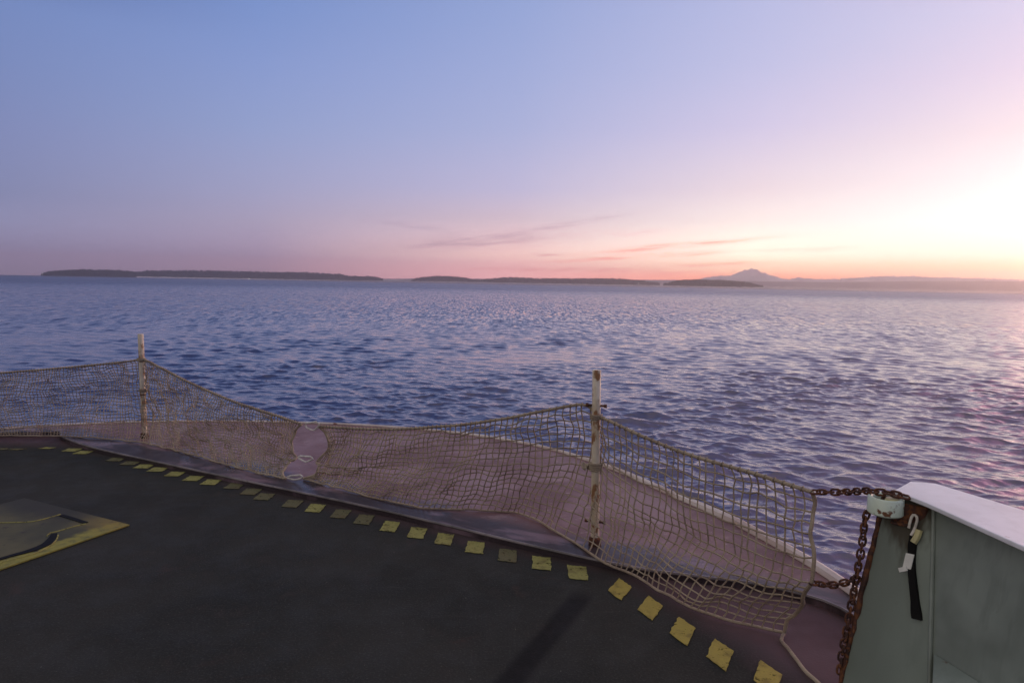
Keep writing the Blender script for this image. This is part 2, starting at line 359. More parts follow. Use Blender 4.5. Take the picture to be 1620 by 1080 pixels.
def smooth_curve(pts, step):                             # Catmull-Rom through points, resampled evenly
    P = np.array([tuple(p) for p in pts], float)
    Q = np.vstack([2 * P[0] - P[1], P, 2 * P[-1] - P[-2]]); out = []
    for i in range(1, len(Q) - 2):
        p0, p1, p2, p3 = Q[i - 1:i + 3]
        for t in np.linspace(0, 1, 16, endpoint=False):
            out.append(0.5 * (2 * p1 + (p2 - p0) * t + (2 * p0 - 5 * p1 + 4 * p2 - p3) * t * t + (3 * p1 - p0 - 3 * p2 + p3) * t ** 3))
    out.append(P[-1]); out = np.array(out)
    L = np.r_[0, np.cumsum(np.linalg.norm(np.diff(out, axis=0), axis=1))]
    n = max(2, int(round(L[-1] / step)) + 1); s = np.linspace(0, L[-1], n)
    return np.stack([np.interp(s, L, out[:, k]) for k in range(out.shape[1])], 1)

# ------------------------------------------------------------------ the sea: wind chop as real waves, out to the horizon
def build_sea():
    rings = []; r = 9.0
    while r < 60: rings.append(r); r += 0.085 + 0.0016 * max(0, r - 25)
    while r < 420: rings.append(r); r += 0.15 + 0.000036 * r * r
    rings = np.array(rings); nA = 1150
    az = np.radians(np.linspace(-62, 62, nA))
    Rg, Ag = np.meshgrid(rings, az, indexing='ij')
    X0 = Rg * np.sin(Ag); Y0 = Rg * np.cos(Ag)
    dr = np.gradient(rings)[:, None]
    cell = np.maximum(dr, Rg * (az[1] - az[0]))
    Z = np.zeros_like(X0); DX = np.zeros_like(X0); DY = np.zeros_like(X0)
    N = 110; g = np.random.default_rng(5)
    lam = np.exp(np.linspace(math.log(0.21), math.log(3.3), N)); 
    wind = rad(258)                                      # travel direction, mostly towards the viewer's left
    th = wind + g.normal(0, 0.62, N)
    ph = g.uniform(0, 6.283, N)
    sl_ = 0.24 * math.sqrt(2.0 / N) * np.clip(1.15 - 0.10 * np.log(lam / 0.4), 0.8, 1.3)
    for i in range(N):
        k = 2 * math.pi / lam[i]; a = sl_[i] / k
        w = np.clip((lam[i] / cell - 2.0) / 1.5, 0, 1)
        if w.max() <= 0: continue
        rows = np.where(w.max(1) > 0)[0]; sl = slice(rows[0], rows[-1] + 1)
        p = k * (X0[sl] * math.cos(th[i]) + Y0[sl] * math.sin(th[i])) + ph[i]
        s, c = np.sin(p), np.cos(p)
        Z[sl] += w[sl] * a * c; DX[sl] -= w[sl] * a * 0.85 * math.cos(th[i]) * s; DY[sl] -= w[sl] * a * 0.85 * math.sin(th[i]) * s
    gust = 0.8 + 0.3 * np.sin(X0 * 0.11 + 1.3) * np.sin(Y0 * 0.07 + 0.4 + X0 * 0.02) + 0.15 * np.sin(X0 * 0.31 - Y0 * 0.23)
    fade = np.clip((420 - Rg) / 150, 0, 1)
    V = np.stack([X0 + DX * gust * fade, Y0 + DY * gust * fade, SEA + Z * gust * fade], -1).reshape(-1, 3)
    nR = len(rings)
    idx = np.arange(nR * nA).reshape(nR, nA)
    q = np.stack([idx[:-1, :-1], idx[:-1, 1:], idx[1:, 1:], idx[1:, :-1]], -1).reshape(-1, 4)[:, ::-1]
    # plain rings beyond, a plain fan of sea behind
    vs = [V]; fs = [q]; n = nR * nA
    far = [rings[-1], 700, 1500, 3500, 7000, 13300]
    aa = np.radians(np.linspace(-62, 62, 121))
    FV = np.array([[rr * math.sin(a), rr * math.cos(a), SEA] for rr in far for a in aa]); 
    fi = np.arange(len(FV)).reshape(len(far), -1) + n
    fs.append(np.stack([fi[:-1, :-1], fi[:-1, 1:], fi[1:, 1:], fi[1:, :-1]], -1).reshape(-1, 4)[:, ::-1]); vs.append(FV); n += len(FV)
    back = [9.0, 60, 700, 3500, 13300]
    ab = np.radians(np.linspace(62, 298, 121))
    BV = np.array([[rr * math.sin(a), rr * math.cos(a), SEA] for rr in back for a in ab])
    bi = np.arange(len(BV)).reshape(len(back), -1) + n
    fs.append(np.stack([bi[:-1, :-1], bi[:-1, 1:], bi[1:, 1:], bi[1:, :-1]], -1).reshape(-1, 4)[:, ::-1]); vs.append(BV)
    V = np.vstack(vs); Fq = np.vstack(fs)
    me = bpy.data.meshes.new('sea_water')
    me.vertices.add(len(V)); me.vertices.foreach_set('co', V.ravel())
    me.loops.add(Fq.size); me.loops.foreach_set('vertex_index', Fq.ravel().astype(np.int32))
    me.polygons.add(len(Fq)); me.polygons.foreach_set('loop_start', (np.arange(len(Fq)) * 4).astype(np.int32))
    me.update(calc_edges=True); me.shade_smooth(); me.materials.append(M_WATER)
    o = bpy.data.objects.new('sea_water', me); COL.objects.link(o)
    tag(o, 'choppy dark blue sea with pink reflections of the dawn sky', 'sea', kind='structure')
build_sea()

# ------------------------------------------------------------------ far islands, shores and the snow mountain
def sky_pt(u, v, D):
    d = ray(u, v); h = math.hypot(d.x, d.y)
    return Vector((d.x / h * D, d.y / h * D, EYE + d.z / h * D))
def ridge(name, label, pts, D, depth, mat, tree_h=0.0, n_tree=0, waterline_h=0.0, rough=1.0, cat='island', seed=1):
    D = D * 1.15 if n_tree else D
    g = np.random.default_rng(seed)
    us = np.array([p[0] for p in pts], float); vs = np.array([p[1] for p in pts], float)
    n = max(30, int((us[-1] - us[0]) / 3.0)); uu = np.linspace(us[0], us[-1], n); vv = np.interp(uu, us, vs)
    top = [sky_pt(u, v, D) for u, v in zip(uu, vv)]
    hts = np.array([max(p.z - SEA - tree_h * 0.75, 1.0) for p in top])
    hts += g.normal(0, rough, n) * np.minimum(1, hts / 20); hts = np.maximum(hts, 0.8)
    prof = [(-0.5, -0.02), (-0.46, 0.10), (-0.36, 0.42), (-0.2, 0.8), (0, 1.0), (0.25, 0.75), (0.5, -0.02)]
    mb = MB(); V = []; Fc = []
    for i, p in enumerate(top):
        d = Vector((p.x, p.y, 0)).normalized()
        for (o, hh) in prof:
            j = g.normal(0, 0.03) if 0 < hh < 1 else 0
            q = d * (D + depth * o); V.append((q.x, q.y, SEA - 0.3 if hh < 0 else SEA + hts[i] * (hh + j)))
    m = len(prof)
    for i in range(n - 1):
        for k in range(m - 1): Fc.append((i * m + k, (i + 1) * m + k, (i + 1) * m + k + 1, i * m + k + 1))
    Fc.append(tuple(range(m))); Fc.append(tuple((n - 1) * m + k for k in range(m)))
    mb.add(V, Fc); o = mb.build(name, mat)
    tag(o, label, cat, kind='structure')
    if waterline_h:  # added pale band standing in for the bright reflection along the waterline
        bb = MB(); V = []; Fc = []
        for i, p in enumerate(top):
            d = Vector((p.x, p.y, 0)).normalized(); h = waterline_h * (0.75 + 0.5 * g.random())
            for off, z in ((-0.5 * depth - 18, -0.3), (-0.5 * depth - 12, h * 0.55), (-0.5 * depth - 4, h), (-0.5 * depth + 30, h * 0.9), (-0.5 * depth + 40, -0.3)):
                q = d * (D + off); V.append((q.x, q.y, SEA + z))
        for i in range(n - 1):
            for k in range(4): Fc.append((i * 5 + k, (i + 1) * 5 + k, (i + 1) * 5 + k + 1, i * 5 + k + 1))
        bb.add(V, Fc); bb.build('added_waterline_band', M_PALE, o)
    if n_tree:
        tb = MB()
        for _ in range(n_tree):
            f = g.random() * (n - 1); i = int(f); w = f - i
            u0 = uu[i] * (1 - w) + uu[i + 1] * w; h0 = hts[i] * (1 - w) + hts[i + 1] * w
            if h0 < 5: continue
            k = g.choice([0, 1, 1, 2, 2, 2]); (oa, ha), (ob, hb) = [(-0.4, 0.3), (-0.2, 0.8), (0, 1.0)][k], [(-0.2, 0.8), (0, 1.0), (0.2, 0.8)][k]
            w2 = g.random(); off = oa + (ob - oa) * w2; zz = h0 * (ha + (hb - ha) * w2)
            p = sky_pt(u0, 440, D + depth * off); hgt = tree_h * (0.6 + 0.8 * g.random()); r = hgt * (0.22 + 0.12 * g.random())
            a0 = g.random() * 6.28
            base = [(p.x + r * math.cos(a0 + a), p.y + r * math.sin(a0 + a), SEA + zz - 1) for a in (0, 1.257, 2.513, 3.77, 5.027)]
            tb.add(base + [(p.x, p.y, SEA + zz + hgt)], [(a, (a + 1) % 5, 5) for a in range(5)])
        t = tb.build('forest', M_TREE, smooth=False)
        tag(t, 'dark conifer forest covering ' + label.split(' at ')[0], 'forest', kind='stuff')
ridge('island', 'low wooded island at the far left of the horizon', [(64, 433.5), (72, 431), (82, 429.5), (100, 428), (130, 426.5), (150, 427), (180, 427.5), (200, 428.5), (216, 431)], 7000, 450, M_LAND, 21, 1500, 0, 2.2, seed=2)
ridge('island', 'long wooded island at the left of the horizon with a pale band along the waterline', [(206, 431), (222, 429.5), (235, 428), (270, 428), (320, 427.5), (350, 428.5), (400, 429), (440, 430.5), (480, 430), (510, 432), (540, 433.5), (550, 436), (575, 437), (590, 437.5), (606, 441)], 7500, 450, M_LAND, 20, 3500, 11, 2.2, seed=3)
ridge('island', 'small round wooded island at the centre of the horizon', [(650, 444), (660, 440), (670, 438), (690, 436.3), (710, 436.5), (730, 438), (745, 441), (760, 444)], 7200, 400, M_LAND, 21, 900, 17, 2.2, seed=4)
ridge('island', 'long low wooded island at the centre right of the horizon', [(742, 444), (775, 441), (795, 438.5), (810, 438), (830, 439), (850, 440), (880, 440), (910, 440.5), (940, 440), (960, 440), (990, 441), (1015, 443.5), (1044, 447.5)], 6800, 430, M_LAND, 19, 2800, 17, 2.2, seed=5)
ridge('island', 'dark wooded islet at the foot of the snow mountain', [(1050, 449), (1070, 444), (1085, 442.3), (1110, 442), (1140, 443), (1165, 444.5), (1185, 446.5), (1195, 449.5), (1208, 452.5)], 5600, 350, M_LAND, 16, 1300, 14, 1.6, seed=6)
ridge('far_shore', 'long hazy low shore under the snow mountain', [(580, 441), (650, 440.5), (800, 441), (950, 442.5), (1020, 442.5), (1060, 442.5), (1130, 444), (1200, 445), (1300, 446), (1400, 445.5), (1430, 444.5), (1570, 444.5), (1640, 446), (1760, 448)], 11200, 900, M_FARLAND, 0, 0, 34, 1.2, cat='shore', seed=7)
ridge('mountain', 'pale snow covered mountain with a sharp peak and its long range in the haze', [(1090, 444), (1105, 441.5), (1122, 438.5), (1140, 436), (1152, 436.3), (1162, 433.5), (1170, 430), (1176, 427.8), (1181, 426.5), (1188, 424.3), (1193, 426), (1198, 427), (1208, 431), (1220, 435), (1235, 440), (1250, 441.5), (1265, 439), (1275, 440.5), (1310, 442), (1340, 440.5), (1370, 438), (1395, 436.5), (1420, 437), (1440, 436.5), (1470, 438.5), (1510, 439), (1550, 440), (1600, 442), (1700, 443), (1760, 446)], 12600, 1300, M_SNOW, 0, 0, 0, 6.0, cat='mountain', seed=8)

# lit lamps on the far shores
def lamp_mat():
    m, t, b = new_mat('lit_lamp'); b.inputs['Base Color'].default_value = (0.9, 0.9, 0.85, 1)
    b.inputs['Emission Color'].default_value = (1, 0.95, 0.9, 1); b.inputs['Emission Strength'].default_value = 3.0
    return m
M_LAMP = lamp_mat()
for (u, v, D, lab) in ((67.5, 432.6, 7900, 'white harbour light shining at the left tip of the leftmost island'), (394, 441.2, 7150, 'white shore light at the waterline of the long left island'), (1010, 448.6, 7500, 'white shore light at the right end of the centre island')):
    p = sky_pt(u, v, D); r = thing('shore_light', lab, 'light', (p.x, p.y, SEA), 'lights on the far shores')
    mb = MB(); mb.tube([(p.x, p.y, SEA - 0.2), (p.x, p.y, p.z)], [1.6, 1.0], 8); mb.build('mast', M_PALE, r)
    mb = MB(); mb.tube([(p.x, p.y, p.z + 0.01 + k) for k in (0, 0.8, 3.8, 4.8)], [1.6, 2.8, 2.8, 0.9], 10); mb.build('lamp', M_LAMP, r)

# ------------------------------------------------------------------ the ferry's bow: deck, apron, hull
EDGE = [(-5.75, 6.72), (-5.26, 7.02), (-4.75, 7.22), (-4.25, 7.36), (-3.36, 7.47), (-2.48, 7.475), (-1.5, 7.36), (-0.61, 7.10), (0.0, 6.78), (0.47, 6.40), (0.936, 5.79), (1.289, 5.11), (1.569, 4.57), (1.722, 4.15), (1.83, 3.81), (1.90, 3.42), (1.93, 3.05), (1.93, 2.80)]
STEP = [(-4.80, 6.86), (-4.60, 6.62), (-4.05, 6.235), (-3.18, 5.78), (-2.106, 5.235), (-1.166, 4.765), (-0.456, 4.38), (0.262, 3.975), (0.736, 3.745), (1.08, 3.64), (1.42, 3.545), (1.70, 3.36), (1.80, 3.12), (1.84, 2.80)]
edge = smooth_curve(EDGE, 0.12); stepl = smooth_curve(STEP, 0.10)
AZ = 0.045
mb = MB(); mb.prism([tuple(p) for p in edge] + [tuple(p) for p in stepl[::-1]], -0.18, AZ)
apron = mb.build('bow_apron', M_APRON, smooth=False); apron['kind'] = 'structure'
tag(apron, 'worn maroon bow plate with wet patches beyond the yellow dashes', 'apron')
mb = MB(); mb.tube([(p[0], p[1], AZ + 0.005) for p in edge], np.interp([p[0] for p in edge], [-4, 0.5, 1.6], [0.013, 0.020, 0.038]), 8); mb.build('edge_rail', M_RIM, apron)
mb = MB(); mb.tube([(p[0], p[1], AZ - 0.004) for p in stepl], 0.010, 6); mb.build('step_lip', M_LIP, apron)
SIDE_R = [(1.92, 2.78), (1.93, 2.6), (2.10, 2.0), (2.55, 0.9), (4.0, -2.6), (4.3, -12)]
SIDE_L = [(-5.80, 6.66), (-6.25, 6.6), (-7.4, 6.5), (-11, 5.6), (-17.5, 1.0), (-23, -8)]
mb = MB(); dk = [(p[0] + 0.02, p[1] + 0.05) for p in STEP[1:-1]]
mb.prism([(-5.80, 6.66), (-4.85, 6.9)] + dk + SIDE_R[:] + SIDE_L[:0:-1], -0.20, 0.0)
deck = mb.build('car_deck', M_DECK, smooth=False); deck['kind'] = 'structure'
tag(deck, 'dark non-skid ferry car deck with a dashed yellow edge line', 'deck')
# hull under the deck
hb = MB(); out = [tuple(p) for p in edge[::2]] + SIDE_R + SIDE_L[::-1]
cx, cy = -4.0, 1.0; k = len(out)
top = [(p[0], p[1], -0.20) for p in out]; bot = [(p[0] + (cx - p[0]) * 0.16, p[1] + (cy - p[1]) * 0.16, SEA - 1.2) for p in out]
hb.add(top + bot, [((i + 1) % k, i, i + k, (i + 1) % k + k) for i in range(k)] + [tuple(range(2 * k - 1, k - 1, -1))])
hull = hb.build('ferry_hull', M_HULL, smooth=False); tag(hull, 'grey green flared hull side under the bow plate', 'hull', kind='structure')

# yellow dashes painted along the edge of the deck
D1 = [(114, 712, 1), (132, 716, 1), (184, 727, 2), (206, 733, 2), (228, 738, 1), (250, 743, 1), (277, 750, 1), (306, 757, 1), (334, 763, 1), (371, 769, 2), (397, 778, 2), (418, 786, 2), (463, 797, 2), (499, 804, 1), (539, 813, 2), (576, 822, 2), (617, 833, 1), (660, 843, 1), (703, 853, 1), (752, 866, 1), (803, 879, 2), (857, 891, 1), (914, 906, 1)]
D2 = [(981, 932, 0), (1029, 962, 0), (1080, 998, 0), (1139, 1035, 0), (1214, 1072, 0), (1300, 1128, 0), (1410, 1195, 0)]
D0 = [(-25, 712, 1), (5, 710.5, 1), (28, 711, 1), (75, 709, 1)]
def dash(u, v, mi, e, s):
    c = at(u, v); e = Vector((*e, 0)); s = Vector((*s, 0)); mb = MB()
    # slightly ragged outline
    co = [c - e / 2 + s / 2, c + e / 2 + s / 2, c + e / 2 - s / 2, c - e / 2 - s / 2]; ring = []
    for i in range(4):
        a, b = co[i], co[(i + 1) % 4]
        for q in np.arange(7) / 7:
            p = a.lerp(b, q); ring.append((p.x + random.uniform(-.004, .004), p.y + random.uniform(-.004, .004)))
    mb.prism(ring, 0.0035, 0.0055); mb.build('yellow_dash', M_DASH[mi], deck, smooth=False)
for u, v, mi in D1:
    w = min(1, max(0, (u - 200) / 400))
    dash(u, v, mi, (0.135 - 0.022 * w, 0.004 - 0.030 * w), (0.006 * w, 0.115 + 0.065 * w))
for u, v, mi in D2: dash(u, v, mi, (0.055, -0.112), (0.088, 0.158))
for u, v, mi in D0: dash(u, v, 2 if u < 60 else 1, (0.105, 0.0), (0.04, 0.055))

# flush hatch with worn yellow paint
hc = at(205, 832); h1 = (at(0, 903) - hc).normalized(); h2 = Vector((-h1.y, h1.x, 0)) * -1
if h2.x > 0: h2 = -h2
hatch = thing('deck_hatch', 'flush square hatch in the dark deck with worn yellow paint and a lifting slot', 'hatch', (hc + h1 * .6 + h2 * .6))
def make_hatch_mat():
    m, t, b = new_mat('worn_yellow_hatch_paint'); v = obj_vec(t); x, y, z = t.sep(v)
    a1 = t.math('ADD', t.math('MULTIPLY', t.math('ADD', x, -hc.x), h1.x), t.math('MULTIPLY', t.math('ADD', y, -hc.y), h1.y))
    a2 = t.math('ADD', t.math('MULTIPLY', t.math('ADD', x, -hc.x), h2.x), t.math('MULTIPLY', t.math('ADD', y, -hc.y), h2.y))
    n = t.noise(v, 14, 5, 0.65); n2 = t.noise(v, 3.0, 4)
    c = t.mix(t.mapr(n2, 0.35, 0.65), (0.058, 0.060, 0.036), (0.100, 0.095, 0.048))
    e = t.math('ADD', a2, t.math('MULTIPLY', t.math('SUBTRACT', n, 0.5), 0.10))
    e2 = t.math('ADD', a1, t.math('MULTIPLY', t.math('SUBTRACT', n, 0.5), 0.16))
    c = t.mix(t.mapr(e, 0.09, 0.16, 1, 0), c, t.mix(t.mapr(n, 0.4, 0.65), (0.25, 0.235, 0.05), (0.15, 0.15, 0.045)))
    c = t.mix(t.math('MULTIPLY', t.math('MULTIPLY', t.mapr(e2, 0.05, 0.24, 1, 0), 0.6), t.mapr(e, 0.10, 0.55, 1, 0)), c, (0.24, 0.18, 0.045))
    c = t.mix(t.math('MULTIPLY', t.math('MULTIPLY', t.mapr(e2, 0.10, 0.32, 1, 0), t.mapr(e, 0.2, 0.6, 0, 1)), 0.9), c, (0.036, 0.036, 0.029))
    c = t.mix(t.mapr(n, 0.60, 0.72), c, (0.04, 0.037, 0.03))
    t.put(b.inputs['Base Color'], c); b.inputs['Roughness'].default_value = 0.65; b.inputs['Specular IOR Level'].default_value = 0.2
    t.put(b.inputs['Normal'], t.bump(n, 0.3, 0.004))
    return m
M_HATCH = make_hatch_mat()
M_BLACK.node_tree.nodes['Principled BSDF'].inputs['Specular IOR Level'].default_value = 0.08
mb = MB(); q = [hc, hc + h1 * 1.25, hc + h1 * 1.25 + h2 * 1.2, hc + h2 * 1.2]
mb.prism([(p.x, p.y) for p in q], 0.004, 0.012); mb.build('cover_plate', M_HATCH, hatch, smooth=False)
def gpath(pts, z): return [(*at(u, v)[:2], z) for u, v in pts]
def strip(mb, pts, w, z):                                # flat thin strip along a path
    P = smooth_curve(pts, 0.03); T = np.gradient(P, axis=0); T /= np.linalg.norm(T, axis=1, keepdims=True)
    Nn = np.stack([-T[:, 1], T[:, 0]], 1); k = len(P); ww = np.interp(np.linspace(0, 1, k), np.linspace(0, 1, len(w)), w)
    L = P[:, :2] + Nn * ww[:, None]; Rr = P[:, :2] - Nn * ww[:, None]
    V = [(*a, z) for a in L] + [(*a, z) for a in Rr] + [(*a, z - .003) for a in L] + [(*a, z - .003) for a in Rr]
    Fc = []
    for i in range(k - 1):
        Fc += [(i, i + 1, k + i + 1, k + i), (2 * k + i, 3 * k + i, 3 * k + i + 1, 2 * k + i + 1), (i, 2 * k + i, 2 * k + i + 1, i + 1), (k + i, k + i + 1, 3 * k + i + 1, 3 * k + i)]
    Fc += [(0, k, 3 * k, 2 * k), (k - 1, 3 * k - 1, 4 * k - 1, 2 * k - 1)]
    mb.add(V, Fc)
mb = MB(); strip(mb, gpath([(86, 847), (83, 854), (73, 864), (45, 875), (15, 883), (-30, 897)], 0), [0.016, 0.030, 0.027, 0.018, 0.016], 0.0165); mb.build('groove', M_BLACK, hatch, smooth=False)
mb = MB(); strip(mb, gpath([(97, 817.5), (115, 823), (136, 830)], 0), [0.016, 0.016], 0.0165); mb.build('slot', M_BLACK, hatch, smooth=False)
mb = MB()
for pts in ([(-20, 830), (20, 829), (48, 828), (72, 823), (96, 816)], [(136, 831), (115, 836), (92, 843), (79, 846), (74, 851)], [(92, 849), (89, 857), (78, 867), (50, 880), (10, 890), (-20, 900)]):
    mb.tube(smooth_curve(gpath(pts, 0.013), 0.03), 0.005, 6)
mb.build('raised_rim', M_DASH[1], hatch)

# ------------------------------------------------------------------ posts
PL = at(229, 692, AZ); PR = at(941, 861, AZ)
E1 = Vector((0.86, -0.51, 0))
def post(base, utop, vtop, label, bands, pins, r):
    n = base + E1
    topp = on_plane(utop, vtop, base, n)
    t = thing('net_post', label, 'post', base, 'posts carrying the net along the bow')
    d = (topp - base); L = d.length; d.normalize()
    mb = MB(); mb.tube([base - d * 0.01, base + d * L * .5, base + d * (L - 0.006), base + d * L], [r, r, r, r * .86], 16)
    mb.build('pipe', M_POST, t)
    mb = MB(); mb.tube([base - d * 0.004 + d * z for z in (0, 0.05, 0.058)], [r * 1.55, r * 1.4, r * 1.05], 16); mb.build('base_socket', M_RUST, t)
    for z in bands:
        mb = MB(); p = base + d * (L * z); mb.tube([p - d * .007, p - d * .004, p + d * .004, p + d * .007], [r * 1.02, r * 1.10, r * 1.10, r * 1.02], 16); mb.build('band', M_RUST, t)
    for z in pins:
        mb = MB(); p = base + d * (L * z); side = Vector((0.95, -0.3, 0)).normalized()
        mb.tube([p - side * 0.062, p + side * 0.062], 0.0075, 8); mb.tube([p - side * .066, p - side * .05], 0.012, 8); mb.tube([p + side * .05, p + side * .066], 0.012, 8)
        mb.build('cross_pin', M_RUST, t)
    return base, topp
postL = post(PL, 222.5, 528, 'rust banded cream pipe post at the left of the bow plate', (0.74, 0.42), (), 0.027)
postR = post(PR, 944, 585, 'tall cream pipe post with rusty cross pins beside the green bulwark', (), (0.80, 0.135), 0.027)

# ------------------------------------------------------------------ the rope net, two panels joined by snap hooks
A2, B2 = Vector((PL.x, PL.y, 0)), Vector((PR.x, PR.y, 0))
CR_ = B2 + Vector((0.96, -1.37, 0)); CL_ = A2 + Vector((-1.66, 0.10, 0))
def npl(u, v):                                           # point of the net on its upright plane, just beside the posts
    if u < 222: return on_plane(u, v, A2, CL_)
    if u > 944: return on_plane(u, v, B2, CR_)
    return on_plane(u, v, A2, B2)
def net_guides(keys):
    top = [npl(k[0], k[1]) for k in keys]; mid = []; bot = []
    for k in keys:
        m = npl(k[2], k[3]); mid.append(m)
        g = at(k[4], k[5], k[6] if len(k) > 6 else 0.055); bot.append(g)
    return top, mid, bot
def panel(name, label, keys, scal, seed, r_up=8, r_lo=9, c0=0.035, c1=0.049, rs=0.0044):
    g = np.random.default_rng(seed)
    top, mid, bot = net_guides(keys)
    cs = [smooth_curve(c, 0.004) for c in (top, mid, bot)]
    # even sharing of columns by key index
    kk = len(keys); L = [np.linalg.norm(np.array(top[i + 1]) - np.array(top[i])) for i in range(kk - 1)]
    s_key = np.r_[0, np.cumsum(L)]; ss_ = [0.0]
    while ss_[-1] < s_key[-1]: ss_.append(ss_[-1] + c0 + (c1 - c0) * min(1, ss_[-1] / 2.2))
    sc = np.array(ss_) * s_key[-1] / ss_[-1]; ncol = len(sc)
    def catmull(Pk, s):
        Pk = np.array([tuple(p) for p in Pk]); Q = np.vstack([2 * Pk[0] - Pk[1], Pk, 2 * Pk[-1] - Pk[-2]])
        i = np.clip(np.searchsorted(s_key, s, 'right') - 1, 0, kk - 2); t = ((s - s_key[i]) / (s_key[i + 1] - s_key[i]))[:, None]
        p0, p1, p2, p3 = Q[i], Q[i + 1], Q[i + 2], Q[i + 3]
        return 0.5 * (2 * p1 + (p2 - p0) * t + (2 * p0 - 5 * p1 + 4 * p2 - p3) * t * t + (3 * p1 - p0 - 3 * p2 + p3) * t ** 3)
    GT, GM, GB = catmull(top, sc), catmull(mid, sc), catmull(bot, sc)
    rows = []
    nr = r_up + r_lo + 1
    for j in range(nr):
        if j <= r_up: w = j / r_up; P = GT * (1 - w) + GM * w
        else: w = (j - r_up) / r_lo; P = GM * (1 - w) + GB * w
        rows.append(P.copy())
    G = np.array(rows)                                   # rows x columns x 3
    nrm = np.array([0.5, 0.866, 0])
    tt = np.linspace(0, 1, nr)[:, None]; ss = sc[None, :]
    belly = 0.05 * np.sin(math.pi * tt) * (np.sin(ss * 2.1 + seed) + 0.6 * np.sin(ss * 5.3 + 2 * tt * 3)) 
    G += belly[..., None] * nrm
    sm = lambda a: (a + np.roll(a, 1, 0) + np.roll(a, -1, 0) + np.roll(a, 1, 1) + np.roll(a, -1, 1)) / 3.0
    inner = np.ones((nr, ncol)); inner[0] = 0.1; inner[-1] = 0.4
    for k, amp in ((0, 0.010), (1, 0.010), (2, 0.009)):
        G[..., k] += sm(sm(g.normal(0, amp, (nr, ncol)))) * inner
    # loose waves where there is more net than space
    hgt = np.linalg.norm(GT - GB, axis=1)[None, :]; slack = np.clip((0.95 - hgt) / 0.6, 0, 1)
    wv = slack * 0.016 * np.sin(tt * 34 + ss * 6.0 + 2.2 * np.sin(ss * 2.7 + seed)) * np.sin(math.pi * tt)
    G += wv[..., None] * np.array([0.3, 0.5, 0.5])
    # the scalloped end between the snap hooks
    prof = scal[1] * np.abs(np.sin(np.linspace(0, 1, nr) * math.pi * 2)) ** 0.7
    D = np.array((B2 - A2).normalized()); fall = np.exp(-(sc if scal[0] == 'start' else sc[-1] - sc) / 0.16) if scal[1] else np.zeros(ncol)
    G += (prof[:, None] * fall[None, :])[..., None] * D * (1 if scal[0] == 'start' else -1)
    G[..., 2] = np.maximum(G[..., 2], 0.012)
    root = thing(name, label, 'net', tuple(G[-1, ncol // 2]), None)
    def fine(P):                                         # one in-between point for softness
        return smooth_curve(P, 0.028)
    mb = MB()
    for j in range(1, nr - 1): mb.tube(fine(G[j]), rs, 4, caps=False)
    for c in range(1, ncol - 1): mb.tube(smooth_curve(G[:, c], 0.035), rs, 4, caps=False)
    # knots
    for j in range(1, nr - 1):
        for c in range(1, ncol - 1):
            p = G[j, c]; h = rs * 1.6
            mb.add([p + np.array(o) * h for o in ((1, 0, 0), (-1, 0, 0), (0, 1, 0), (0, -1, 0), (0, 0, 1), (0, 0, -1))],
                   [(0, 2, 4), (2, 1, 4), (1, 3, 4), (3, 0, 4), (2, 0, 5), (1, 2, 5), (3, 1, 5), (0, 3, 5)])
    mb.build('netting', M_ROPE, root)
    mb = MB(); mb.tube(fine(G[0]), 0.0095, 8)
    # each upright strand is looped round the head rope
    for c in range(1, ncol - 1):
        T = G[0, min(c + 1, ncol - 1)] - G[0, c - 1]; T /= np.linalg.norm(T); u = np.cross(T, [0, 0, 1]); u /= np.linalg.norm(u); w = np.cross(u, T)
        mb.tube([G[0, c] + 0.0115 * (math.cos(a) * u + math.sin(a) * w) + T * 0.004 * math.sin(a) for a in np.linspace(0, 2 * math.pi, 9)[:-1]], 0.004, 4, closed=True)
    mb.build('head_rope', M_ROPE, root)
    mb = MB(); mb.tube(fine(G[-1]), 0.0075, 6); mb.build('foot_rope', M_ROPE, root)
    for c in (0, ncol - 1):
        mb = MB(); mb.tube(smooth_curve(G[:, c], 0.02), 0.0095, 8); mb.build('end_rope', M_ROPE, root)
    return root, G
DG = 0.02
KR = [(503, 674, 496, 726, 480, 757), (600, 679, 590, 735, 560, 778), (700, 674, 690, 738, 655, 800), (780, 665, 770, 735, 745, 806),
      (850, 652, 840, 738, 822, 812), (922, 640, 914, 738, 880, 840), (944, 656, 942, 745, 917, 862), (970, 668, 968, 775, 948, 884),
      (1040, 700, 1041, 818, 1005, 910, DG), (1100, 722, 1103, 852, 1055, 942, DG), (1190, 748, 1195, 888, 1135, 976, DG), (1284, 778, 1290, 907, 1240, 1001, DG)]
KL = [(-190, 602, -190, 645, -190, 690), (-90, 595, -90, 642, -90, 688), (0, 590, 0, 640, 0, 689), (110, 581, 110, 630, 112, 690), (200, 572, 204, 626, 210, 698), (226, 569, 228, 630, 236, 702), (255, 582, 256, 642, 264, 708),
      (300, 605, 302, 658, 312, 721), (370, 635, 369, 682, 372, 738), (430, 655, 426, 706, 420, 750), (478, 671, 469, 725, 453, 756)]
netR, GR = panel('rope_net', 'tan rope net between the snap hooks, the right post and the bulwark chains', KR, ('start', 0.125), 3)
netL, GL = panel('rope_net', 'tan rope net on the left post, running out of the picture at the left', KL, ('end', 0.11), 9, 13, 14, 0.031, 0.031, 0.0037)
# loose tail of rope on the deck
mb = MB(); tl = [tuple(GR[-1, -1])] + [tuple(at(u, v, 0.012)) for u, v in ((1236, 1012), (1246, 1024), (1262, 1045), (1275, 1062), (1300, 1085), (1322, 1120))]
mb.tube(smooth_curve(tl, 0.03), 0.0085, 8); mb.build('tail_rope', M_ROPE, netR)
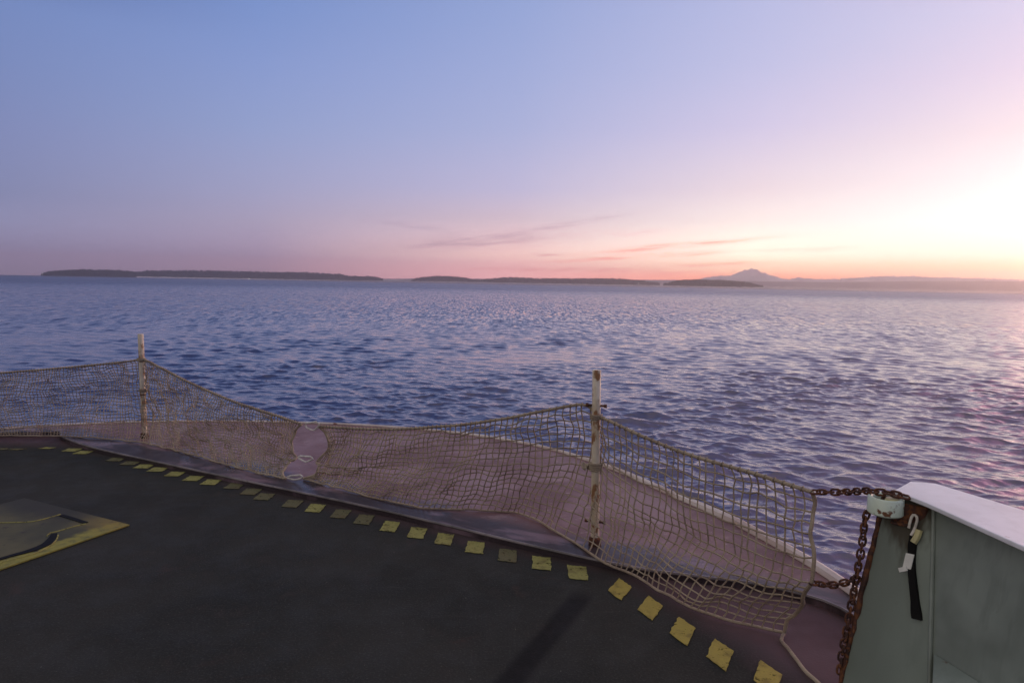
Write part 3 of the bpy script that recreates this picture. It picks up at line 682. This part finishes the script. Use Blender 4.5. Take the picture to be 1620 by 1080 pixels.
# lashings of the net round the right post
def lashing(par, c, r, turns, h, rr):
    mb = MB(); P = []
    for a in np.linspace(0, turns * 2 * math.pi, turns * 14):
        P.append((c[0] + r * math.cos(a), c[1] + r * math.sin(a), c[2] + h * (a / (turns * 2 * math.pi) - .5) + random.uniform(-.002, .002)))
    mb.tube(P, rr, 6); return mb.build('lashing', M_ROPE, par)
def along(b, t, z): return b + (t - b) * z
dR = [along(postR[0], postR[1], z) for z in (0.735, 0.45)]
lashing(netR, dR[0] + Vector((0, 0, 0)), 0.036, 3, 0.03, 0.006); lashing(netR, dR[1], 0.037, 4, 0.05, 0.007)
dL = [along(postL[0], postL[1], z) for z in (0.755, 0.46)]
lashing(netL, dL[0], 0.036, 3, 0.03, 0.006); lashing(netL, dL[1], 0.036, 3, 0.03, 0.006)
# bunched knot on the left of the right post
mb = MB()
for k in range(5):
    c0 = np.array(dR[1]) + np.array((-0.075 + 0.012 * k, 0.01, 0.004 * (-1) ** k)); mb.tube([c0 + 0.02 * np.array((math.cos(a) * .5, math.sin(a) * .6, math.sin(a + k) * .8)) for a in np.linspace(0, 6.283, 12)[:-1]], 0.006, 6, closed=True)
mb.build('bunched_knot', M_ROPE, netR)

# ------------------------------------------------------------------ snap hooks
def snap_hook(pix, label):
    P = [Vector(on_plane(u, v, A2 - Vector((0.08, 0.14, 0)), B2 - Vector((0.08, 0.14, 0)))) for u, v in pix]
    c = sum(P, Vector()) / len(P)
    t = thing('snap_hook', label, 'snap hook', c, 'snap hooks joining the two net panels')
    body = MB(); body.tube(smooth_curve(P[1:] + [P[0]], 0.012), 0.0062, 8); body.build('body', M_STEEL, t)
    gate = MB(); gate.tube([P[0], P[0].lerp(P[1], .5), P[1]], 0.0075, 8); gate.build('gate', M_STEEL, t)
snap_hook([(484, 669), (500, 667), (505, 671), (500, 678), (494, 680), (484, 675)], 'dull grey snap hook at the top edge of the net join')
snap_hook([(475, 721), (491, 722), (495, 725.5), (488, 729), (483, 730), (472, 724)], 'shiny snap hook in the middle of the net join')
snap_hook([(459, 752.5), (475, 751), (479, 754), (472, 757.5), (464, 758), (454, 755)], 'shiny snap hook lowest in the net join by the plate')

# ------------------------------------------------------------------ bulwark on the right
ZT = 0.86
TL_, TS_ = at(1393, 797, ZT - 0.02), at(1465, 797, ZT)
TRr = at(1620, 866, ZT)
BL_ = at(1326, 1095, 0.0)
d_in = (TRr - TS_).normalized(); far = 6.0
T0 = at(1400, 780, ZT); 
d_top = Vector((0.30, -0.954, 0)); d_top = (d_in * 0.6 + d_top * 0.4).normalized()
blw = thing('bulwark', 'grey green steel bulwark with a white cap rail and rusty raked end', 'bulwark', tuple(BL_))
nI = Vector((-0.93, -0.36, 0))                           # inward normal
topA = at(1384, 786, ZT - 0.012); seamT = at(1463, 799, ZT - 0.012); topB = TRr + Vector((0, 0, -0.012)); topC = seamT + (topB - seamT).normalized() * far
seamB_dir = Vector((0.34, -0.94, 0)).normalized()
seamB = on_plane(1467, 1100, BL_, BL_ + seamB_dir); seamB = Vector((seamB.x, seamB.y, 0)); seamB = BL_ + seamB_dir * (seamB - BL_).length
# foot of the seam: on the photo the seam runs straight down near x = 1465
best = min((abs(((lambda q: 810 - F_PX * q.x / q.z)(CR.transposed() @ (BL_ + seamB_dir * s - Vector((0, 0, EYE))))) - 1468), s) for s in np.linspace(0.05, 1.2, 200))
seamB = BL_ + seamB_dir * best[1]
botC = seamB + seamB_dir * far
th = Vector((0.93, 0.36, 0)) * 0.014
for p in (topA, seamT, topB, topC): p += Vector((0.93, 0.36, 0)) * 0.055
def plate(name, a, b, c, d, mat):                        # a,b top left-right; c,d bottom right-left; thickness outwards
    mb = MB(); nU, nV = 8, 6; V = []
    for s in range(nV + 1):
        for q in range(nU + 1):
            p = (a.lerp(b, q / nU)).lerp(d.lerp(c, q / nU), s / nV); V.append(p)
    nn = len(V); V += [p + th for p in V]; Fc = []; w = nU + 1
    for s in range(nV):
        for q in range(nU):
            i = s * w + q; Fc += [(i, i + 1, i + w + 1, i + w), (nn + i, nn + i + w, nn + i + w + 1, nn + i + 1)]
    bd = [q for q in range(nU)] + [s * w + nU for s in range(nV)] + [nV * w + q for q in range(nU, 0, -1)] + [s * w for s in range(nV, 0, -1)]
    for i in range(len(bd)): j = bd[(i + 1) % len(bd)]; Fc.append((bd[i], nn + bd[i], nn + j, j))
    mb.add(V, Fc); return mb.build(name, mat, blw)
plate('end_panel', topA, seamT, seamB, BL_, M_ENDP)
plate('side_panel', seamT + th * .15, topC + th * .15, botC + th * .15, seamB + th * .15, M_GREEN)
mb = MB(); mb.tube([seamT + nI * .002, seamT.lerp(seamB, .5) + nI * .003, seamB + nI * .002], 0.008, 8); mb.build('weld_seam', M_GREEN, blw)
mb = MB(); P = [topA.lerp(BL_, k / 24) + Vector((random.uniform(-.004, .004), random.uniform(-.004, .004), 0)) for k in range(25)]
mb.tube(P, [0.011 + random.uniform(-.003, .004) for _ in P], 8); mb.build('end_edge', M_RUST, blw)
# horizontal stiffener low on the side panel
w0 = seamT.lerp(seamB, 0.60); w1 = topC.lerp(botC, 0.60); sd = (w1 - w0).normalized()
a = w0 + sd * 0.015; b = w1
mb = MB(); off = nI * 0.13 + Vector((0, 0, -0.03))
mb.hexa([a + nI * .001, b + nI * .001, b + off, a + sd * 0.10 + off], [a + nI * .001 + Vector((0, 0, -.012)), b + nI * .001 + Vector((0, 0, -.012)), b + off + Vector((0, 0, -.03)), a + sd * 0.10 + off + Vector((0, 0, -.03))])
mb.build('stiffener', M_GREEN, blw, smooth=False, bevel=0.003)
# cap rail
c_in0 = at(1415, 775, ZT + .012); c_in1 = at(1466, 795, ZT + .012); c_in2 = at(1620, 864, ZT + .012); c_in3 = c_in2 + (c_in2 - c_in1).normalized() * far
c_ou1 = at(1440, 761, ZT + .012); c_ou2 = at(1480, 764, ZT + .012); c_ou3 = at(1620, 806, ZT + .012); c_ou4 = c_ou3 + (c_in3 - c_in2) + (c_ou3 - c_ou2).normalized() * 0.2
mb = MB(); mb.prism([(p.x, p.y) for p in (c_in0, c_in1, c_in2, c_in3, c_ou4, c_ou3, c_ou2, c_ou1)], ZT - 0.006, ZT + 0.012)
mb.build('cap_rail', M_WHITE, blw, smooth=False, bevel=0.004)
# short pipe ring at the nose of the bulwark
rc = at(1401, 797, ZT - 0.04); R0 = 0.067
mb = MB(); n = 28; V = []
for k in range(n):
    a = 2 * math.pi * k / n
    for rr, z in ((R0 - .016, 0.030), (R0 - .004, 0.034), (R0, 0.028), (R0, -0.034), (R0 - .006, -0.040), (R0 - .02, -0.040), (R0 - .02, 0.024)):
        V.append((rc.x + rr * math.cos(a), rc.y + rr * math.sin(a), rc.z + z))
mb.add(V, [(k * 7 + q, ((k + 1) % n) * 7 + q, ((k + 1) % n) * 7 + (q + 1) % 7, k * 7 + (q + 1) % 7) for k in range(n) for q in range(7)])
mb.build('pipe_ring', M_RING, blw)
mb = MB(); mb.tube([(rc.x + .022, rc.y - .012, rc.z + z) for z in (-0.03, 0.020, 0.028, 0.03)], [0.03, 0.03, 0.026, 0.004], 14); mb.build('pipe_plug', M_PALEYEL, blw)
# dark rusty eye plate, enlarged to fill in the shadow and dirt under the cap
ep = at(1440, 806, ZT - 0.06)
pT = topA.lerp(seamT, 0.62)
ec = pT + (BL_ - topA) * 0.07 + nI * 0.012
u1 = (seamT - topA).normalized(); u2 = (topA - BL_).normalized()
mb = MB(); mb.box(ec, u1 * 0.058, u2 * 0.046, nI * 0.008); mb.build('eye_plate', M_RUST, blw, smooth=False, bevel=0.006)
mb = MB(); mb.tube([ec - u2 * .035 + u1 * (0.028 * math.cos(a) - .01) + nI * (.02 + 0.016 * math.sin(a)) for a in np.linspace(0, 6.283, 17)[:-1]], 0.006, 8, closed=True); mb.build('eye_ring', M_RUST, blw)

# ------------------------------------------------------------------ chains
def chain(name, label, pts, link=0.042, wire=0.0050, width=0.0125, seedv=1):
    P = smooth_curve([tuple(p) for p in pts], link * 0.66); mb = MB(); g = random.Random(seedv)
    for i in range(len(P) - 1):
        c = (P[i] + P[i + 1]) / 2; T = P[i + 1] - P[i]; T /= np.linalg.norm(T)
        up = np.array([0.3, 0.2, 1.0]) if abs(T[2]) < .8 else np.array([1.0, 0.3, 0]); u = np.cross(T, up); u /= np.linalg.norm(u); w = np.cross(T, u)
        a = (i % 2) * math.pi / 2 + 0.5 + g.uniform(-.35, .35); s = u * math.cos(a) + w * math.sin(a)
        h = link / 2 - width; ring = []
        for q in np.linspace(-math.pi / 2, math.pi / 2, 6): ring.append(c + T * (h + width * math.cos(q)) + s * width * math.sin(q))
        for q in np.linspace(math.pi / 2, 3 * math.pi / 2, 6): ring.append(c + T * (-h + width * math.cos(q)) + s * width * math.sin(q))
        mb.tube(ring, wire, 6, closed=True)
    o = mb.build(name, M_RUST); tag(o, label, 'chain', 'rusty chains at the bulwark end'); return o
rt = (rc.x - .035, rc.y + .02, rc.z + 0.045)
n_top = GR[0, -1]; n_mid = GR[8, -1]
chain('rusty_chain', 'rusty chain pulling the top corner of the net to the bulwark nose', [tuple(n_top), at(1330, 778, ZT - .05), at(1372, 776, ZT), rt, (rc.x + .01, rc.y - .01, rc.z + .05), (rc.x + .06, rc.y - .05, rc.z + .045)], seedv=2)
e = lambda k, du: topA.lerp(BL_, k) + Vector((-0.87, 0.40, 0)) * (du * .5 + .028 * (1 - k))
chain('rusty_chain', 'rusty chain hanging down along the raked end of the bulwark', [(rc.x - .03, rc.y + .05, rc.z - .03), e(.12, .055), e(.25, .04), e(.4, .035), e(.58, .03), e(.75, .03), e(.9, .02)], seedv=4)
chain('rusty_chain', 'short rusty chain from the lower end of the net to the bulwark edge', [tuple(n_mid), tuple((Vector(n_mid) + e(.42, .02)) / 2 + Vector((0, 0, -.02))), tuple(e(.42, .015))], seedv=6)

# ------------------------------------------------------------------ black strap hanging on the bulwark
def pp(u, v, lift=0.02):                                 # on the inner face of the end panel
    best = None
    for q in np.linspace(0.2, 1.0, 60):
        a_ = topA.lerp(seamT, q); b_ = BL_.lerp(seamB, q)
        for w in np.linspace(0, 0.9, 90):
            p = a_.lerp(b_, w); c = CR.transposed() @ (p - Vector((0, 0, EYE)))
            e = (810 - F_PX * c.x / c.z - u) ** 2 + (540 + F_PX * c.y / c.z - v) ** 2
            if best is None or e < best[0]: best = (e, p)
    return best[1] + nI * (lift - 0.008)
strap = thing('tie_down_strap', 'black rubber strap with a metal hook and white tag hanging on the bulwark', 'strap', tuple(pp(1450, 830)))
mb = MB(); path = smooth_curve([pp(1450, 846), pp(1446, 868), pp(1447, 900), pp(1451, 940), pp(1455, 978)], 0.02)
W = np.interp(np.linspace(0, 1, len(path)), [0, .1, .3, .8, .93, 1], [.013, .014, .012, .014, .018, .017])
for sgn in (1,):
    k = len(path); V = []
    for p, w in zip(path, W):
        s = np.array(u1) * w; nn_ = np.array(nI) * 0.005
        V += [p - s - nn_, p + s - nn_, p + s + nn_, p - s + nn_]
    Fc = [(i * 4 + q, (i + 1) * 4 + q, (i + 1) * 4 + (q + 1) % 4, i * 4 + (q + 1) % 4) for i in range(k - 1) for q in range(4)] + [(0, 1, 2, 3), tuple(4 * (k - 1) + q for q in (3, 2, 1, 0))]
    mb.add(V, Fc)
mb.build('strap', M_BLACK, strap, bevel=0.002)
mb = MB(); mb.tube(smooth_curve([pp(1446, 846, .024), pp(1452, 836, .026), pp(1456, 824, .028), pp(1455, 816, .03), pp(1450, 815, .03), pp(1446, 822, .028), pp(1443, 834, .028)], 0.008), 0.0055, 8); mb.build('hook', M_STEEL, strap)
mb = MB(); mb.tube(smooth_curve([pp(1458, 838), pp(1455, 846), pp(1449, 856)], .01), 0.013, 8); mb.build('clasp', M_PALEYEL, strap)
tc = pp(1444.5, 886, .034)
mb = MB(); mb.box(tc, u1 * 0.0145, u2 * 0.031, nI * 0.002); mb.build('tag', M_TAG, strap, smooth=False, bevel=0.002)
mb = MB(); mb.box(pp(1436.5, 898, .036), (u1 * .9 + u2 * .45).normalized() * 0.015, (u2 * .9 - u1 * .45).normalized() * 0.0085, nI * 0.0016); mb.build('tag_flap', M_TAG, strap, smooth=False)

# ------------------------------------------------------------------ dawn haze over the water
def build_haze():
    mb = MB(); mb.box((0, 0, (SEA - 1.5 + 420) / 2), (13500, 0, 0), (0, 13500, 0), (0, 0, (420 - SEA + 1.5) / 2))
    m = bpy.data.materials.new('thin_haze'); m.use_nodes = True; t = NT(m.node_tree); t.n.clear()
    v = t.node('ShaderNodeVolumePrincipled'); v.inputs['Color'].default_value = (0.99, 0.86, 0.90, 1)
    v.inputs['Density'].default_value = 0.000105; v.inputs['Anisotropy'].default_value = 0.84
    o = t.node('ShaderNodeOutputMaterial'); t.l.new(v.outputs[0], o.inputs['Volume'])
    h = mb.build('haze', m, smooth=False); tag(h, 'thin pale haze in the air over the sea', 'haze', kind='stuff')
build_haze()

def build_added_mist():                                        # added low mist bank standing in for bright water along the far shores
    mb = MB(); az = np.radians(np.linspace(-26, 66, 80)); V = []; Fc = []
    for a in az:
        h = 13 * min(1.0, (math.degrees(a) + 26) / 25 + 0.25) + random.uniform(-.7, .7)
        for rr, z in ((5000, 0.6), (5060, h * .8), (5200, h), (5400, h * .9), (5450, 0.6)): V.append((rr * math.sin(a), rr * math.cos(a), SEA + z))
    n = len(az)
    for i in range(n - 1):
        for k in range(5): q = (k + 1) % 5; Fc.append((i * 5 + k, i * 5 + q, (i + 1) * 5 + q, (i + 1) * 5 + k))
    Fc += [tuple(range(5)), tuple((n - 1) * 5 + k for k in range(4, -1, -1))]
    mb.add(V, Fc)
    m = bpy.data.materials.new('added_mist'); m.use_nodes = True; t = NT(m.node_tree); t.n.clear()
    v = t.node('ShaderNodeVolumePrincipled'); v.inputs['Color'].default_value = (1, 0.97, 0.97, 1)
    v.inputs['Density'].default_value = 0.009; v.inputs['Anisotropy'].default_value = 0.75
    o = t.node('ShaderNodeOutputMaterial'); t.l.new(v.outputs[0], o.inputs['Volume'])
    h = mb.build('added_mist', m, smooth=False); tag(h, 'thin pale bank of mist added over the water to brighten the far waterline', 'mist', kind='stuff')
build_added_mist()
